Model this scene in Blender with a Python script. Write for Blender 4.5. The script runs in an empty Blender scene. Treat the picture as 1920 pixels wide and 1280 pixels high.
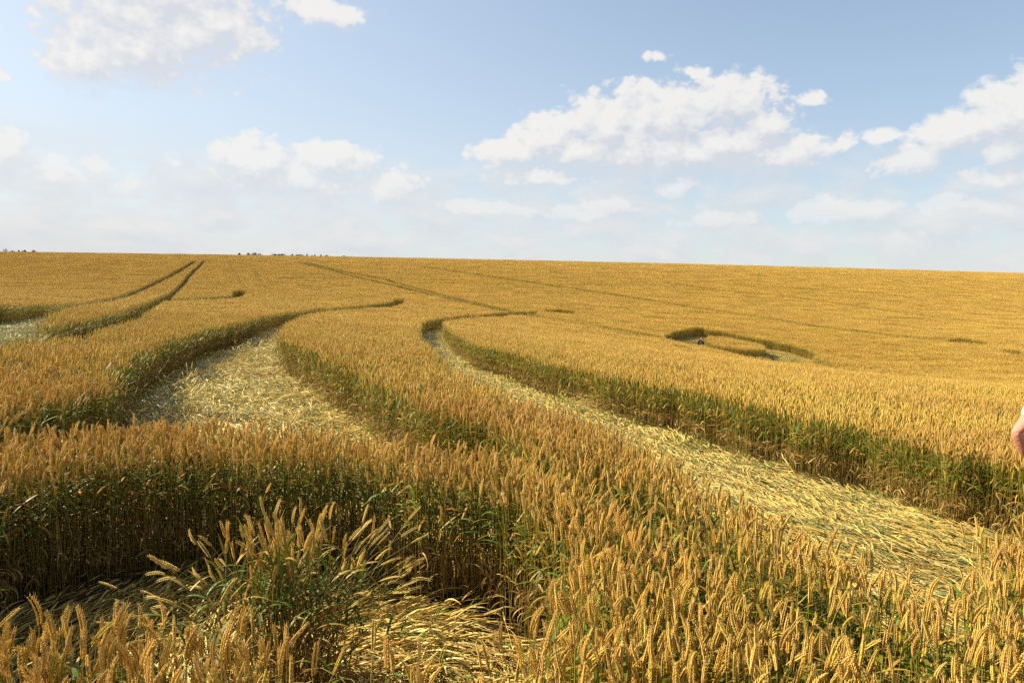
import bpy, math, random
import numpy as np
from mathutils import Matrix, Vector, Euler

rad = math.radians
random.seed(7)
rng = np.random.default_rng(11)
scn = bpy.context.scene

# ------------------------------------------------------------------ camera
CAM_Z = 1.72
cam_d = bpy.data.cameras.new("camera")
cam_d.sensor_width = 36.0
cam_d.lens = 24.0
cam_d.clip_start = 0.05
cam_d.clip_end = 9000
cam = bpy.data.objects.new("camera", cam_d)
scn.collection.objects.link(cam)
cam.matrix_world = Matrix.Translation((0, 0, CAM_Z)) @ Matrix.Rotation(rad(90 - 3.49), 4, 'X') @ Matrix.Rotation(rad(1.2), 4, 'Z')
scn.camera = cam

# ------------------------------------------------------------------ light and exposure
SUN_EL, SUN_AZ = 35.0, -74.0          # degrees; azimuth from the view direction (+Y), negative = left
EXPOSURE = 1.15
SKY_STRENGTH = 0.083
scn.view_settings.view_transform = 'Standard'
scn.view_settings.look = 'None'
scn.view_settings.gamma = 1
scn.view_settings.exposure = EXPOSURE
scn.render.engine = 'CYCLES'
scn.cycles.max_bounces = 6
scn.cycles.diffuse_bounces = 2
scn.cycles.transmission_bounces = 3
scn.cycles.glossy_bounces = 2
scn.cycles.use_denoising = False
scn.cycles.filter_width = 1.45

sun_d = bpy.data.lights.new("sun", 'SUN')
sun_d.energy = 5.0
sun_d.angle = rad(0.55)
sun_d.color = (1.0, 0.88, 0.66)
sun = bpy.data.objects.new("sun", sun_d)
scn.collection.objects.link(sun)
a, e = rad(SUN_AZ), rad(SUN_EL)
sdir = Vector((math.sin(a) * math.cos(e), math.cos(a) * math.cos(e), math.sin(e)))
sun.rotation_euler = sdir.to_track_quat('Z', 'Y').to_euler()
sun.location = sdir * 60


# ------------------------------------------------------------------ sky: world with clouds
class NB:
    """small helper that chains shader nodes"""
    def __init__(s, nt): s.nt = nt
    def put(s, sock, v):
        if hasattr(v, 'is_output') or isinstance(v, bpy.types.NodeSocket): s.nt.links.new(v, sock)
        else: sock.default_value = v
    def math(s, op, a, b=0.0, c=0.0, clamp=False):
        n = s.nt.nodes.new('ShaderNodeMath'); n.operation = op; n.use_clamp = clamp
        s.put(n.inputs[0], a); s.put(n.inputs[1], b); s.put(n.inputs[2], c)
        return n.outputs[0]
    def vec(s, op, a, b=(0, 0, 0), c=(0, 0, 0)):
        n = s.nt.nodes.new('ShaderNodeVectorMath'); n.operation = op
        s.put(n.inputs[0], a); s.put(n.inputs[1], b)
        if op == 'MULTIPLY_ADD': s.put(n.inputs[2], c)
        return n.outputs['Value'] if op in ('LENGTH', 'DOT_PRODUCT') else n.outputs[0]
    def noise(s, v, scale, detail=5.0, rough=0.55, lac=2.0):
        n = s.nt.nodes.new('ShaderNodeTexNoise'); n.noise_dimensions = '3D'
        s.put(n.inputs['Vector'], v); n.inputs['Scale'].default_value = scale
        n.inputs['Detail'].default_value = detail; n.inputs['Roughness'].default_value = rough
        n.inputs['Lacunarity'].default_value = lac
        return n.outputs[0], n.outputs[1]
    def ramp(s, x, lo, hi, smooth=True):
        n = s.nt.nodes.new('ShaderNodeMapRange'); n.clamp = True
        n.interpolation_type = 'SMOOTHSTEP' if smooth else 'LINEAR'
        s.put(n.inputs[0], x); s.put(n.inputs[1], lo); s.put(n.inputs[2], hi)
        return n.outputs[0]
    def mix(s, f, a, b, blend='MIX'):
        n = s.nt.nodes.new('ShaderNodeMix'); n.data_type = 'RGBA'; n.blend_type = blend
        s.put(n.inputs[0], f); s.put(n.inputs[6], a); s.put(n.inputs[7], b)
        return n.outputs[2]


# where clouds stand: azimuth, elevation, half width, half height in degrees
CLOUDS = [(11.0,12.0,7.0,2.0),(16.5,12.3,5.0,1.8),(4.5,12.2,4.0,1.3),(36.5,12.6,3.2,2.2),(-28.0,18.6,6.2,3.3),(-28.5,16.9,4.6,2.3),(-24.0,19.5,4.0,2.4),(-31.78,15.75,2.27,1.84),(-25.36,18.58,4.81,2.05),(-21.51,18.64,2.11,1.24),(-27.09,20.97,7.31,2.26),(-15.43,21.08,2.87,0.78),
(-20.57,9.88,2.76,1.77),(-14.97,10.72,3.13,1.29),(-17.41,9.12,4.95,1.41),(-10.33,8.59,2.50,1.34),(-13.71,8.66,1.68,0.62),
(-0.32,11.80,2.64,1.24),(2.73,13.01,2.85,1.71),(7.51,13.90,3.43,2.20),(11.76,14.41,4.55,2.35),(16.26,15.20,3.57,1.83),(18.23,15.85,1.95,1.13),(19.51,13.47,2.31,1.72),(21.14,11.44,3.00,1.36),(14.36,11.73,6.01,1.60),
(10.61,16.99,1.68,0.54),(14.54,17.66,1.14,0.38),(11.09,18.95,0.76,0.30),(22.84,15.49,1.18,0.37),(25.19,12.10,0.79,0.68),(27.82,12.04,0.89,0.66),
(34.92,12.93,2.01,1.51),(37.5,13.6,2.6,1.7),(32.56,12.01,2.28,1.39),(30.08,10.46,2.10,1.02),(35.04,10.71,1.73,1.20),(35.71,9.10,2.53,0.76),
(24.35,6.79,2.17,1.10),(27.55,7.06,1.88,0.77),(31.87,7.24,1.72,0.99),(34.80,6.96,1.75,0.89),(33.82,5.69,1.21,0.43),(29.36,4.90,1.49,0.69),
(-33.77,7.80,1.87,1.14),(-31.57,8.77,0.97,0.65),(-36.41,8.86,1.16,1.36),(-29.95,7.66,1.52,0.67),(-26.15,9.67,0.79,0.38),
(6.83,7.44,3.03,1.07),(1.92,10.16,3.96,0.76),(15.78,6.77,2.43,0.67),(-2.89,7.50,3.54,0.60),(13.20,9.30,2.08,1.03),(-36.45,13.87,0.28,0.52),(24.04,5.41,1.82,0.40)]
# the sky out of the frame carries a few clouds too
for _az, _el in ((52, 14), (75, 20), (115, 14), (160, 20), (-140, 18), (-105, 24), (-56, 13)):
    CLOUDS += [(_az, _el, 7, 2.4)]


CLOUD_SEED = 83.0


def cloud_group():
    g = bpy.data.node_groups.new("cloud density", 'ShaderNodeTree')
    g.interface.new_socket("P", in_out='INPUT', socket_type='NodeSocketVector')
    g.interface.new_socket("D", in_out='OUTPUT', socket_type='NodeSocketFloat')
    gi = g.nodes.new('NodeGroupInput'); go = g.nodes.new('NodeGroupOutput')
    b = NB(g)
    P = gi.outputs[0]
    warp = b.vec('MULTIPLY_ADD', b.vec('SUBTRACT', b.noise(P, 0.32, 2.0)[1], (.5, .5, .5)), (1.6, 1.1, 0), P)
    acc = None
    for (az, el, rx, ry) in CLOUDS:
        pk = min(1.0, .35 + .42 * rx * ry / 1.6) * (1.0 if el > 8.7 else .80)
        l = b.vec('LENGTH', b.vec('MULTIPLY_ADD', warp, (1 / (rx * 1.42), 1 / (ry * 1.5), 0), (-az / (rx * 1.42), -el / (ry * 1.5), 0)))
        l = b.math('MULTIPLY_ADD', l, pk, 1 - pk)
        acc = l if acc is None else b.math('SMOOTH_MIN', acc, l, 0.25)
    base = b.math('MULTIPLY', b.math('SUBTRACT', 1.0, acc), 1.5)
    sq = b.vec('MULTIPLY_ADD', P, (1, 1.35, 1), (CLOUD_SEED, 7.0, 0))
    n1 = b.noise(sq, 0.58, 7.0, 0.56)[0]
    vo = g.nodes.new('ShaderNodeTexVoronoi'); vo.voronoi_dimensions = '2D'; vo.feature = 'SMOOTH_F1'; vo.inputs['Smoothness'].default_value = .35
    b.put(vo.inputs['Vector'], b.vec('MULTIPLY_ADD', b.noise(P, 1.1, 3.0)[1], (.55, .55, 0), sq)); vo.inputs['Scale'].default_value = 1.0
    vo.inputs['Detail'].default_value = 2.5; vo.inputs['Roughness'].default_value = .5; vo.normalize = True
    d = b.math('MULTIPLY_ADD', b.math('SUBTRACT', n1, .5), 1.7, base)
    d = b.math('MULTIPLY_ADD', b.math('SUBTRACT', .34, vo.outputs['Distance']), 0.75, d)
    g.links.new(d, go.inputs[0])
    return g


def build_world():
    w = bpy.data.worlds.new("World"); scn.world = w; w.use_nodes = True
    nt = w.node_tree; nt.nodes.clear(); b = NB(nt)
    out = nt.nodes.new('ShaderNodeOutputWorld'); bg = nt.nodes.new('ShaderNodeBackground')
    bg.inputs[1].default_value = SKY_STRENGTH
    nt.links.new(bg.outputs[0], out.inputs[0])
    sky = nt.nodes.new('ShaderNodeTexSky'); sky.sky_type = 'NISHITA'; sky.sun_disc = False
    sky.sun_elevation = rad(SUN_EL); sky.sun_rotation = rad(SUN_AZ)
    sky.air_density = 1.0; sky.dust_density = 1.0; sky.ozone_density = 1.0; sky.altitude = 100
    tc = nt.nodes.new('ShaderNodeTexCoord')
    sep = nt.nodes.new('ShaderNodeSeparateXYZ'); nt.links.new(tc.outputs['Generated'], sep.inputs[0])
    az = b.math('MULTIPLY', b.math('ARCTAN2', sep.outputs[0], sep.outputs[1]), 57.29578)
    el = b.math('MULTIPLY', b.math('ARCSINE', sep.outputs[2]), 57.29578)
    comb = nt.nodes.new('ShaderNodeCombineXYZ'); nt.links.new(az, comb.inputs[0]); nt.links.new(el, comb.inputs[1])
    P = comb.outputs[0]
    grp = cloud_group()
    def dens(v):
        n = nt.nodes.new('ShaderNodeGroup'); n.node_tree = grp; nt.links.new(v, n.inputs[0]); return n.outputs[0]
    d0 = dens(P)
    d1 = dens(b.vec('ADD', P, (-0.55, 1.15, 0)))
    top = b.ramp(b.math('SUBTRACT', d0, d1), -0.30, 0.25)
    cover = b.ramp(d0, 0.0, b.math('MULTIPLY_ADD', top, -0.80, 1.30))
    lit = b.math('MULTIPLY', b.math('SUBTRACT', d0, d1), 1.15)
    lit = b.math('ADD', 0.36, lit, clamp=True)
    # thinner and hazier toward the horizon
    op = b.math('ADD', 0.30, b.math('MULTIPLY', b.ramp(el, 4.0, 13.0), 0.60))
    cover = b.math('MULTIPLY', cover, op)
    # hazy banks of far cloud low in the sky
    def bank(v): return b.noise(b.vec('MULTIPLY', v, (0.6, 1.25, 1)), 0.30, 7.0, 0.56)[0]
    v0 = bank(P); v1 = bank(b.vec('ADD', P, (-0.6, 0.9, 0)))
    veil = b.math('MULTIPLY', b.ramp(v0, 0.36, 0.56), b.ramp(el, 14.0, 6.0))
    vl = b.math('MULTIPLY_ADD', b.math('SUBTRACT', v0, v1), 3.0, 0.45, clamp=True)
    white = b.mix(lit, CLOUD_SHADE, CLOUD_LIT)
    col = b.mix(b.math('MULTIPLY', veil, 0.75), SKY_TINT(b, sky.outputs[0], az, el), b.mix(vl, (3.7, 3.85, 4.1, 1), CLOUD_VEIL))
    col = b.mix(cover, col, white)
    nt.links.new(col, bg.inputs[0])
    w.cycles.sampling_method = 'MANUAL'
    w.cycles.sample_map_resolution = 512


CLOUD_SHADE = (3.8, 3.88, 4.12, 1)
CLOUD_LIT = (5.0, 4.88, 4.72, 1)
CLOUD_VEIL = (4.55, 4.45, 4.4, 1)


def SKY_TINT(b, s, az, el):
    # summer haze: the air scatters white near the horizon and round the sun; the unseen sky overhead is dimmed to grey to weaken the fill light
    h = b.math('POWER', 2.718, b.math('MULTIPLY', b.math('MAXIMUM', el, 0.0), -0.085))
    side = b.math('MULTIPLY', b.ramp(b.math('ABSOLUTE', b.math('ADD', az, 74.0)), 110.0, 30.0), 0.30)
    f = b.math('MULTIPLY_ADD', h, 0.74, b.math('ADD', side, 0.10), clamp=True)
    c = b.mix(f, b.mix(1.0, s, (0.93, 1.03, 1.03, 1), 'MULTIPLY'), (3.95, 3.98, 4.0, 1))
    return b.mix(b.math('MULTIPLY', b.ramp(el, 26.0, 50.0), 0.75), c, (0.75, 0.80, 0.90, 1))


build_world()


# ------------------------------------------------------------------ the lie of the land
HY = np.array([-60, 0, 30, 52, 60, 75, 90, 110, 130, 150, 170, 200, 260, 350, 420, 600, 3000], float)
HZ = np.array([0, 0, 0, .35, .65, 1.8, 3.4, 6.2, 8.9, 11.0, 12.4, 14.1, 17.2, 22., 23.5, 22., -20.])


def pchip(xk, yk):
    h = np.diff(xk); d = np.diff(yk) / h; m = np.zeros_like(yk)
    for i in range(1, len(xk) - 1):
        if d[i - 1] * d[i] > 0:
            w1 = 2 * h[i] + h[i - 1]; w2 = h[i] + 2 * h[i - 1]
            m[i] = (w1 + w2) / (w1 / d[i - 1] + w2 / d[i])
    m[-1] = d[-1]
    def f(x):
        x = np.clip(x, xk[0], xk[-1]); i = np.clip(np.searchsorted(xk, x, side='right') - 1, 0, len(h) - 1)
        t = (x - xk[i]) / h[i]; t2 = t * t; t3 = t2 * t
        return (2*t3 - 3*t2 + 1) * yk[i] + (t3 - 2*t2 + t) * h[i] * m[i] + (-2*t3 + 3*t2) * yk[i + 1] + (t3 - t2) * h[i] * m[i + 1]
    return f


hill = pchip(HY, HZ)


def ground_z(x, y):
    x = np.asarray(x, float); y = np.asarray(y, float)
    fade = 1 - np.clip((y - 50) / 80, 0, 1); fade = fade * fade * (3 - 2 * fade)
    w = np.clip((y - 60) / 90, 0, 1); w = w * w * (3 - 2 * w)
    return (-.04 * 22 * np.tanh(x / 22) * fade - .01 * y + hill(y) - .5 * w * (np.clip(np.abs(x), 0, 200) / 110) ** 2
            - 1.65 * np.exp(-(x - 19) ** 2 / 200. - (y - 38) ** 2 / 330.))


# plan of the field in metres (x to the right, y away from the camera)
OPENINGS = {
  'left_lane': [(-18.60,22.87),(-19.12,25.47),(-21.72,31.11),(-22.40,33.74),(-22.26,35.19),(-26.31,44.39),(-23.12,39.06),(-17.67,27.92),(-14.15,21.49),(-11.68,17.23),(-9.99,14.60),(-8.66,12.87),(-10.32,16.30),(-11.91,20.09),(-14.94,26.98),(-19.35,35.80),(-23.36,44.26),(-31.46,62.76),(-27.40,54.66),(-18.28,34.62),(-13.05,23.66),(-10.57,18.20),(-8.97,14.60),(-8.23,12.72),(-7.59,11.16),(-7.23,10.25),(-7.11,9.80),(-7.03,9.35),(-6.72,8.25)],
  'middle_lane': [(-3.60,4.40),(-3.61,4.59),(-3.59,4.75),(-3.74,5.14),(-3.78,5.39),(-3.67,5.55),(-3.70,5.83),(-3.79,6.25),(-4.15,7.14),(-5.02,9.00),(-5.60,10.28),(-5.93,11.29),(-6.32,12.58),(-7.06,14.92),(-7.68,17.39),(-8.12,19.84),(-9.42,24.55),(-10.67,29.89),(-11.57,34.92),(-12.02,39.45),(-12.36,43.57),(-12.16,48.49),(-11.87,56.05),(-11.21,60.52),(-11.41,66.33),(-10.54,67.03),(-9.76,61.17),(-9.49,53.51),(-10.32,46.05),(-10.69,42.62),(-10.89,40.87),(-10.65,37.56),(-9.18,29.60),(-7.28,22.00),(-5.70,16.76),(-4.81,14.32),(-4.18,13.06),(-3.35,11.40),(-2.39,9.49),(-1.97,8.82),(-1.56,7.88),(-1.18,7.27),(-0.92,6.72),(-0.63,6.18),(-0.38,5.88),(-0.14,5.64),(0.05,5.25),(0.10,4.45),(0.02,4.23),(-0.19,4.27),(-0.36,4.31),(-0.60,4.34),(-0.75,4.38),(-0.90,4.44),(-1.09,4.53),(-1.45,4.63),(-1.78,4.73),(-2.08,4.73),(-2.42,4.67),(-2.72,4.56),(-2.97,4.39),(-3.16,4.19),(-3.22,3.93)],
  'right_lane': [(-3.27,23.72),(-4.26,31.54),(-4.77,37.48),(-4.54,39.82),(-4.27,41.71),(-3.29,48.93),(-1.54,54.77),(0.84,60.34),(2.28,62.40),(2.16,59.05),(0.78,55.78),(-1.39,49.56),(-2.96,44.08),(-3.83,38.09),(-3.20,32.11),(-1.90,23.14),(-1.12,18.42),(-0.44,16.77),(0.19,14.73),(0.70,13.27),(1.11,12.75),(1.37,11.57),(1.68,10.56),(1.99,10.02),(2.42,9.61),(2.55,9.09),(2.77,8.68),(2.91,8.10),(3.11,7.77),(3.23,7.35),(3.45,7.19),(3.61,6.93),(3.75,6.69),(3.83,6.37),(3.76,5.86),(3.99,5.86),(4.11,5.69),(4.14,5.43),(4.14,5.00),(2.67,3.20),(2.55,3.33),(2.51,3.40),(2.35,3.31),(1.95,2.75),(1.58,2.22),(1.53,2.21),(1.58,2.36),(1.57,2.55),(1.54,2.72),(1.51,2.94),(1.43,3.13),(1.35,3.21),(1.28,3.44),(1.18,3.78),(1.06,4.02),(0.97,4.46),(0.90,5.08),(0.77,5.61),(0.63,6.15),(0.43,6.39),(0.20,6.64),(0.02,7.39),(-0.21,8.14),(-0.45,9.08),(-0.80,10.15),(-1.20,11.67),(-1.66,14.61),(-2.07,16.34),(-2.73,19.83)],
  'ring': [(11.01,49.79),(12.53,53.15),(14.28,56.07),(16.02,58.00),(16.18,57.53),(16.26,56.78),(17.24,56.49),(17.81,54.94),(18.48,53.76),(19.08,52.59),(19.68,52.09),(19.94,51.08),(20.51,50.41),(20.67,49.20),(20.79,48.00),(20.61,46.10),(19.72,44.46),(17.99,42.09),(16.76,41.08),(15.91,40.88),(15.46,41.76),(14.47,41.96),(13.99,43.87),(13.33,45.39),(12.90,45.89),(11.88,45.86),(11.25,46.38),(10.69,47.29)],
  'left_notch': [(-25.40,50.13),(-25.62,55.52),(-25.67,62.26),(-28.44,69.24),(-28.73,71.71),(-27.58,70.77),(-25.01,64.04),(-23.08,57.49),(-23.01,55.79),(-22.61,48.98),(-22.15,43.70)],
  'far_notch': [(2.89,64.13),(4.57,65.94),(5.97,64.97),(5.74,62.38),(4.05,61.86),(2.78,61.63)],
  'right_notch': [(33.18,52.09),(34.36,52.34),(34.67,50.99),(34.42,49.46),(33.34,47.89),(32.67,49.73),(32.14,50.43)],
  'small_notch': [(32.55,45.31),(32.87,44.02),(31.86,42.64),(31.62,44.00)],
  'pit': [(-1.74,2.00),(-2.00,2.50),(-2.36,3.05),(-2.52,3.34),(-2.41,3.56),(-2.21,3.70),(-1.99,3.86),(-1.68,3.97),(-1.24,3.97),(-0.98,3.93),(-0.77,3.91),(-0.54,3.79),(-0.33,3.72),(-0.13,3.65),(0.02,3.43),(0.10,3.25),(0.19,2.99),(0.24,2.74),(0.25,2.47),(0.19,2.17),(0.10,2.01),(0.03,1.94),(0.01,1.88),(-0.03,1.80),(-0.12,1.74),(-0.26,1.73),(-0.36,1.75),(-0.45,1.81),(-0.62,1.91),(-0.79,1.91),(-0.95,1.89),(-1.08,1.89),(-1.22,1.89),(-1.36,1.92),(-1.49,1.92)],
}
ISLAND = [(14.69,51.43),(15.38,52.49),(16.46,52.79),(17.13,51.72),(17.76,50.71),(18.08,48.93),(17.61,47.23),(17.28,46.93),(15.99,46.43),(15.13,46.56),(14.41,47.06),(14.06,47.90),(14.10,49.41)]
# wheel tracks and thin gaps: (half width, share of stalks still standing, centre line)
TRACKS = [
  (0.50,0.00,[(-18.18,28.01),(-21.28,34.45),(-24.98,42.15),(-35.35,63.87),(-44.63,86.78),(-50.15,102.82),(-57.51,123.88)]),
  (0.38,0.00,[(-28.21,55.66),(-29.84,59.54),(-44.34,93.44),(-56.07,124.32)]),
  (0.50,0.00,[(-8.01,11.84),(-9.14,14.29),(-10.13,16.76),(-12.18,21.47),(-15.69,28.74),(-20.68,39.17),(-29.84,59.54)]),
  (0.50,0.10,[(-23.12,39.01),(-22.20,39.43),(-22.30,41.88)]),
  (0.44,0.00,[(-38.94,124.57),(-26.11,104.02),(-15.11,87.34),(-6.09,69.99),(0.66,56.63),(2.72,53.46),(5.76,49.28),(10.57,47.78)]),
  (0.44,0.00,[(-37.77,124.88),(-26.93,107.25),(-17.80,95.93),(-9.53,79.43),(-3.66,67.45),(0.68,58.79),(2.83,55.71),(7.29,50.84),(10.18,48.64)]),
  (0.42,0.15,[(18.93,42.17),(19.01,36.89),(9.84,16.52),(10.38,15.39),(10.35,13.56)]),
  (0.36,0.25,[(19.50,43.62),(19.97,40.90),(21.34,38.49),(21.74,34.29),(12.83,16.81)]),
  (0.60,0.10,[(-15.97,119.47),(-0.27,101.56),(8.29,92.66),(12.43,87.57),(18.78,77.82),(20.49,74.48),(25.27,66.45),(28.62,58.94),(32.81,51.37)]),
  (0.55,0.15,[(23.15,103.40),(28.80,96.06),(36.71,90.75),(41.59,81.50),(45.10,70.21),(47.97,63.38)]),
  (0.50,0.30,[(36.37,103.45),(51.55,96.19),(62.70,83.03)]),
  (0.70,0.30,[(50.62,125.65),(69.59,121.36),(85.90,114.12)]),
  (0.26,0.60,[(-49.26,118.84),(-38.81,95.97),(-17.65,49.44)]),
  (0.26,0.60,[(-46.49,119.57),(-38.57,102.69),(-17.01,50.99)]),
  (0.70,0.20,[(-82.68,112.71),(-78.65,119.68)]),
  (0.21,0.22,[(0.02,4.56),(0.22,4.33),(0.44,4.07),(0.62,3.82),(0.78,3.44),(0.86,2.78),(1.00,2.56),(1.09,2.40),(1.18,2.11),(1.16,1.92)]),
]

# centre lines along which the crop was pressed down
FLOW = {
 'left_lane': [(-8.0, 10.5), (-11, 16), (-17, 26), (-22, 36)],
 'middle_lane': [(-1.2, 4.8), (-3.2, 8), (-4.6, 11.5), (-6.2, 15.5), (-8.6, 23), (-10.5, 32), (-11.2, 45), (-10.6, 64)],
 'right_lane': [(3.6, 4.1), (2.6, 5.1), (1.7, 7.2), (.6, 10.2), (-.6, 13.4), (-2.0, 19), (-3.6, 28), (-4.3, 37), (-2, 48), (2, 60)],
}


# ------------------------------------------------------------------ object helpers
def link(o):
    scn.collection.objects.link(o); return o


def tag(o, label=None, cat=None, group=None, kind=None):
    if label: o['label'] = label
    if cat: o['category'] = cat
    if group: o['group'] = group
    if kind: o['kind'] = kind
    return o


class MB:
    """collects vertices, faces and a colour per vertex"""
    def __init__(s): s.v = []; s.f = []; s.c = []
    def add(s, verts, faces, cols):
        k = len(s.v); s.v.extend(verts); s.c.extend(cols)
        s.f.extend([tuple(i + k for i in f) for f in faces])
    def mesh(s, name, mat, smooth=True):
        m = bpy.data.meshes.new(name); m.from_pydata([tuple(p) for p in s.v], [], s.f)
        at = m.color_attributes.new('col', 'FLOAT_COLOR', 'POINT')
        at.data.foreach_set('color', np.array([(c[0], c[1], c[2], 1.0) for c in s.c], np.float32).ravel())
        m.polygons.foreach_set('use_smooth', [smooth] * len(m.polygons))
        m.materials.append(mat); m.update(); return m


def frame_of(t):
    t = np.asarray(t, float); t = t / (np.linalg.norm(t) + 1e-9)
    u = np.cross(t, (0.13, 0.97, 0.21) if abs(t[1]) < .9 else (1, 0, 0)); u /= np.linalg.norm(u) + 1e-9
    return t, u, np.cross(t, u)


def tube(mb, pts, radii, n, cols):
    pts = [np.asarray(p, float) for p in pts]; V = []; C = []; F = []
    for i, p in enumerate(pts):
        t = pts[min(i + 1, len(pts) - 1)] - pts[max(i - 1, 0)]
        _, u, w = frame_of(t)
        for k in range(n):
            a = 2 * math.pi * k / n
            V.append(p + radii[i] * (math.cos(a) * u + math.sin(a) * w)); C.append(cols[i])
    for i in range(len(pts) - 1):
        for k in range(n):
            F.append((i * n + k, i * n + (k + 1) % n, (i + 1) * n + (k + 1) % n, (i + 1) * n + k))
    mb.add(V, F, C)


def strip(mb, pts, widths, side, cols):
    V = []; C = []; F = []
    side = np.asarray(side, float)
    for i, p in enumerate(pts):
        p = np.asarray(p, float); s = side if side.ndim == 1 else side[i]
        V += [p - s * widths[i] * .5, p + s * widths[i] * .5]; C += [cols[i], cols[i]]
    for i in range(len(pts) - 1):
        F.append((2 * i, 2 * i + 1, 2 * i + 3, 2 * i + 2))
    mb.add(V, F, C)


lerp = lambda a, b, t: tuple(a[i] + (b[i] - a[i]) * t for i in range(3))


def vary(c, s=.12):
    k = 1 + random.uniform(-s, s)
    return (c[0] * k * (1 + random.uniform(-.05, .05)), c[1] * k, c[2] * k * (1 + random.uniform(-.12, .12)))


# natural colours
EAR_A = (.67, .43, .088); EAR_B = (.74, .52, .13); EAR_C = (.60, .355, .075); EAR_G = (.56, .44, .06)
STEM_UP = (.29, .25, .04); STEM_LO = (.30, .205, .045)
LEAF_G = (.062, .142, .008); LEAF_Y = (.40, .27, .03); LEAF_D = (.32, .195, .06); LEAF_O = (.45, .17, .02)
STRAW_A = (.66, .47, .12); STRAW_B = (.56, .37, .085); STRAW_BL = (.15, .19, .075); STRAW_P = (.70, .55, .175)


def ear(mb, base, axis, L, lod, col):
    t, u, w = frame_of(axis)
    a = random.uniform(0, 2 * math.pi)
    u, w = u * math.cos(a) + w * math.sin(a), w * math.cos(a) - u * math.sin(a)
    base = np.asarray(base, float)
    if lod == 0:
        n = random.randint(9, 11)
        bend = random.choice((random.uniform(-.12, .12), random.uniform(-.4, .4)))
        for i in range(n):
            f = (i + .3) / n
            c0 = base + t * L * f * .93 + u * bend * L * f * f
            sz = (.58 + .60 * math.sin(math.pi * min(1, f * .86 + .16)) ** .8) * L / .085
            for sgn in (-1, 1):
                for k in (-1, 1):
                    ax = t * 1.0 + u * (random.uniform(.20, .30) * sgn + bend * f) + w * random.uniform(.08, .2) * k
                    ax, p, q = frame_of(ax)
                    b0 = c0 + (u * sgn * .0016 + w * k * .0011) * sz + t * (.0022 * (sgn + 1))
                    ln = .0125 * sz * random.uniform(.9, 1.1)
                    cc = vary(col, .10); tip = lerp(cc, (.78, .56, .26), .35); bs = lerp(cc, EAR_G, .6)
                    V = [b0]; C = [bs]
                    for (h, rr, cl) in ((.26, .0021, cc), (.58, .0023, cc), (.85, .0012, tip)):
                        for m in range(4):
                            an = m * math.pi / 2 + .4
                            V.append(b0 + ax * ln * h + rr * .86 * sz * (p * math.cos(an) + q * math.sin(an))); C.append(cl)
                    V.append(b0 + ax * ln * 1.12); C.append(tip)
                    F = [(0, 1 + (m + 1) % 4, 1 + m) for m in range(4)]
                    for rr in (0, 1):
                        F += [(1 + rr * 4 + m, 1 + rr * 4 + (m + 1) % 4, 5 + rr * 4 + (m + 1) % 4, 5 + rr * 4 + m) for m in range(4)]
                    F += [(9 + m, 9 + (m + 1) % 4, 13) for m in range(4)]
                    mb.add(V, F, C)
                    if f > .2 and random.random() < .5:
                        an = ax + u * random.uniform(-.25, .25); l2 = random.uniform(.006, .02)
                        tp = b0 + ax * ln
                        mb.add([tp - q * .0004, tp + q * .0004, tp + an * l2], [(0, 1, 2)], [tip] * 3)
        return
    n = 7 if lod == 1 else 4
    sides = 4 if lod == 1 else 3
    R = .0062 if lod == 1 else .0078
    V = [base]; C = [lerp(col, EAR_G, .4)]
    for i in range(n):
        f = (i + .5) / n
        rr = R * math.sin(math.pi * min(1, .22 + f * .72)) * (1.0 if i % 2 == 0 else .72)
        for k in range(sides):
            an = 2 * math.pi * k / sides + (.5 if i % 2 else 0)
            V.append(base + t * L * f + rr * (1.15 * u * math.cos(an) + .85 * w * math.sin(an))); C.append(vary(col, .16))
    V.append(base + t * L * 1.06); C.append(lerp(col, (.8, .56, .24), .5))
    F = [(0, 1 + (k + 1) % sides, 1 + k) for k in range(sides)]
    for i in range(n - 1):
        F += [(1 + i * sides + k, 1 + i * sides + (k + 1) % sides, 1 + (i + 1) * sides + (k + 1) % sides, 1 + (i + 1) * sides + k) for k in range(sides)]
    last = 1 + (n - 1) * sides
    F += [(last + k, last + (k + 1) % sides, len(V) - 1) for k in range(sides)]
    mb.add(V, F, C)


def leaf(mb, p0, az, up, L, W, droop, seg, c0, c1, twist=0.0):
    d = np.array([math.cos(az), math.sin(az), 0.0]); s = np.array([-math.sin(az), math.cos(az), 0.0])
    pts = []; wd = []; cs = []; sd = []
    p = np.asarray(p0, float).copy(); ang = up
    for i in range(seg + 1):
        f = i / seg
        pts.append(p.copy()); wd.append(W * (math.sin(math.pi * min(1, .12 + .88 * f)) ** .6 if f < 1 else .06)); cs.append(vary(lerp(c0, c1, f ** 1.3), .06))
        tw = twist * f; nrm = np.array([-d[0] * math.sin(ang), -d[1] * math.sin(ang), math.cos(ang)])
        sd.append(s * math.cos(tw) + nrm * math.sin(tw))
        p = p + (d * math.cos(ang) + np.array([0, 0, 1.0]) * math.sin(ang)) * L / seg
        ang -= droop / seg * (1 + f)
    strip(mb, pts, wd if seg > 3 else [w * 1.3 for w in wd], np.array(sd), cs)


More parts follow.
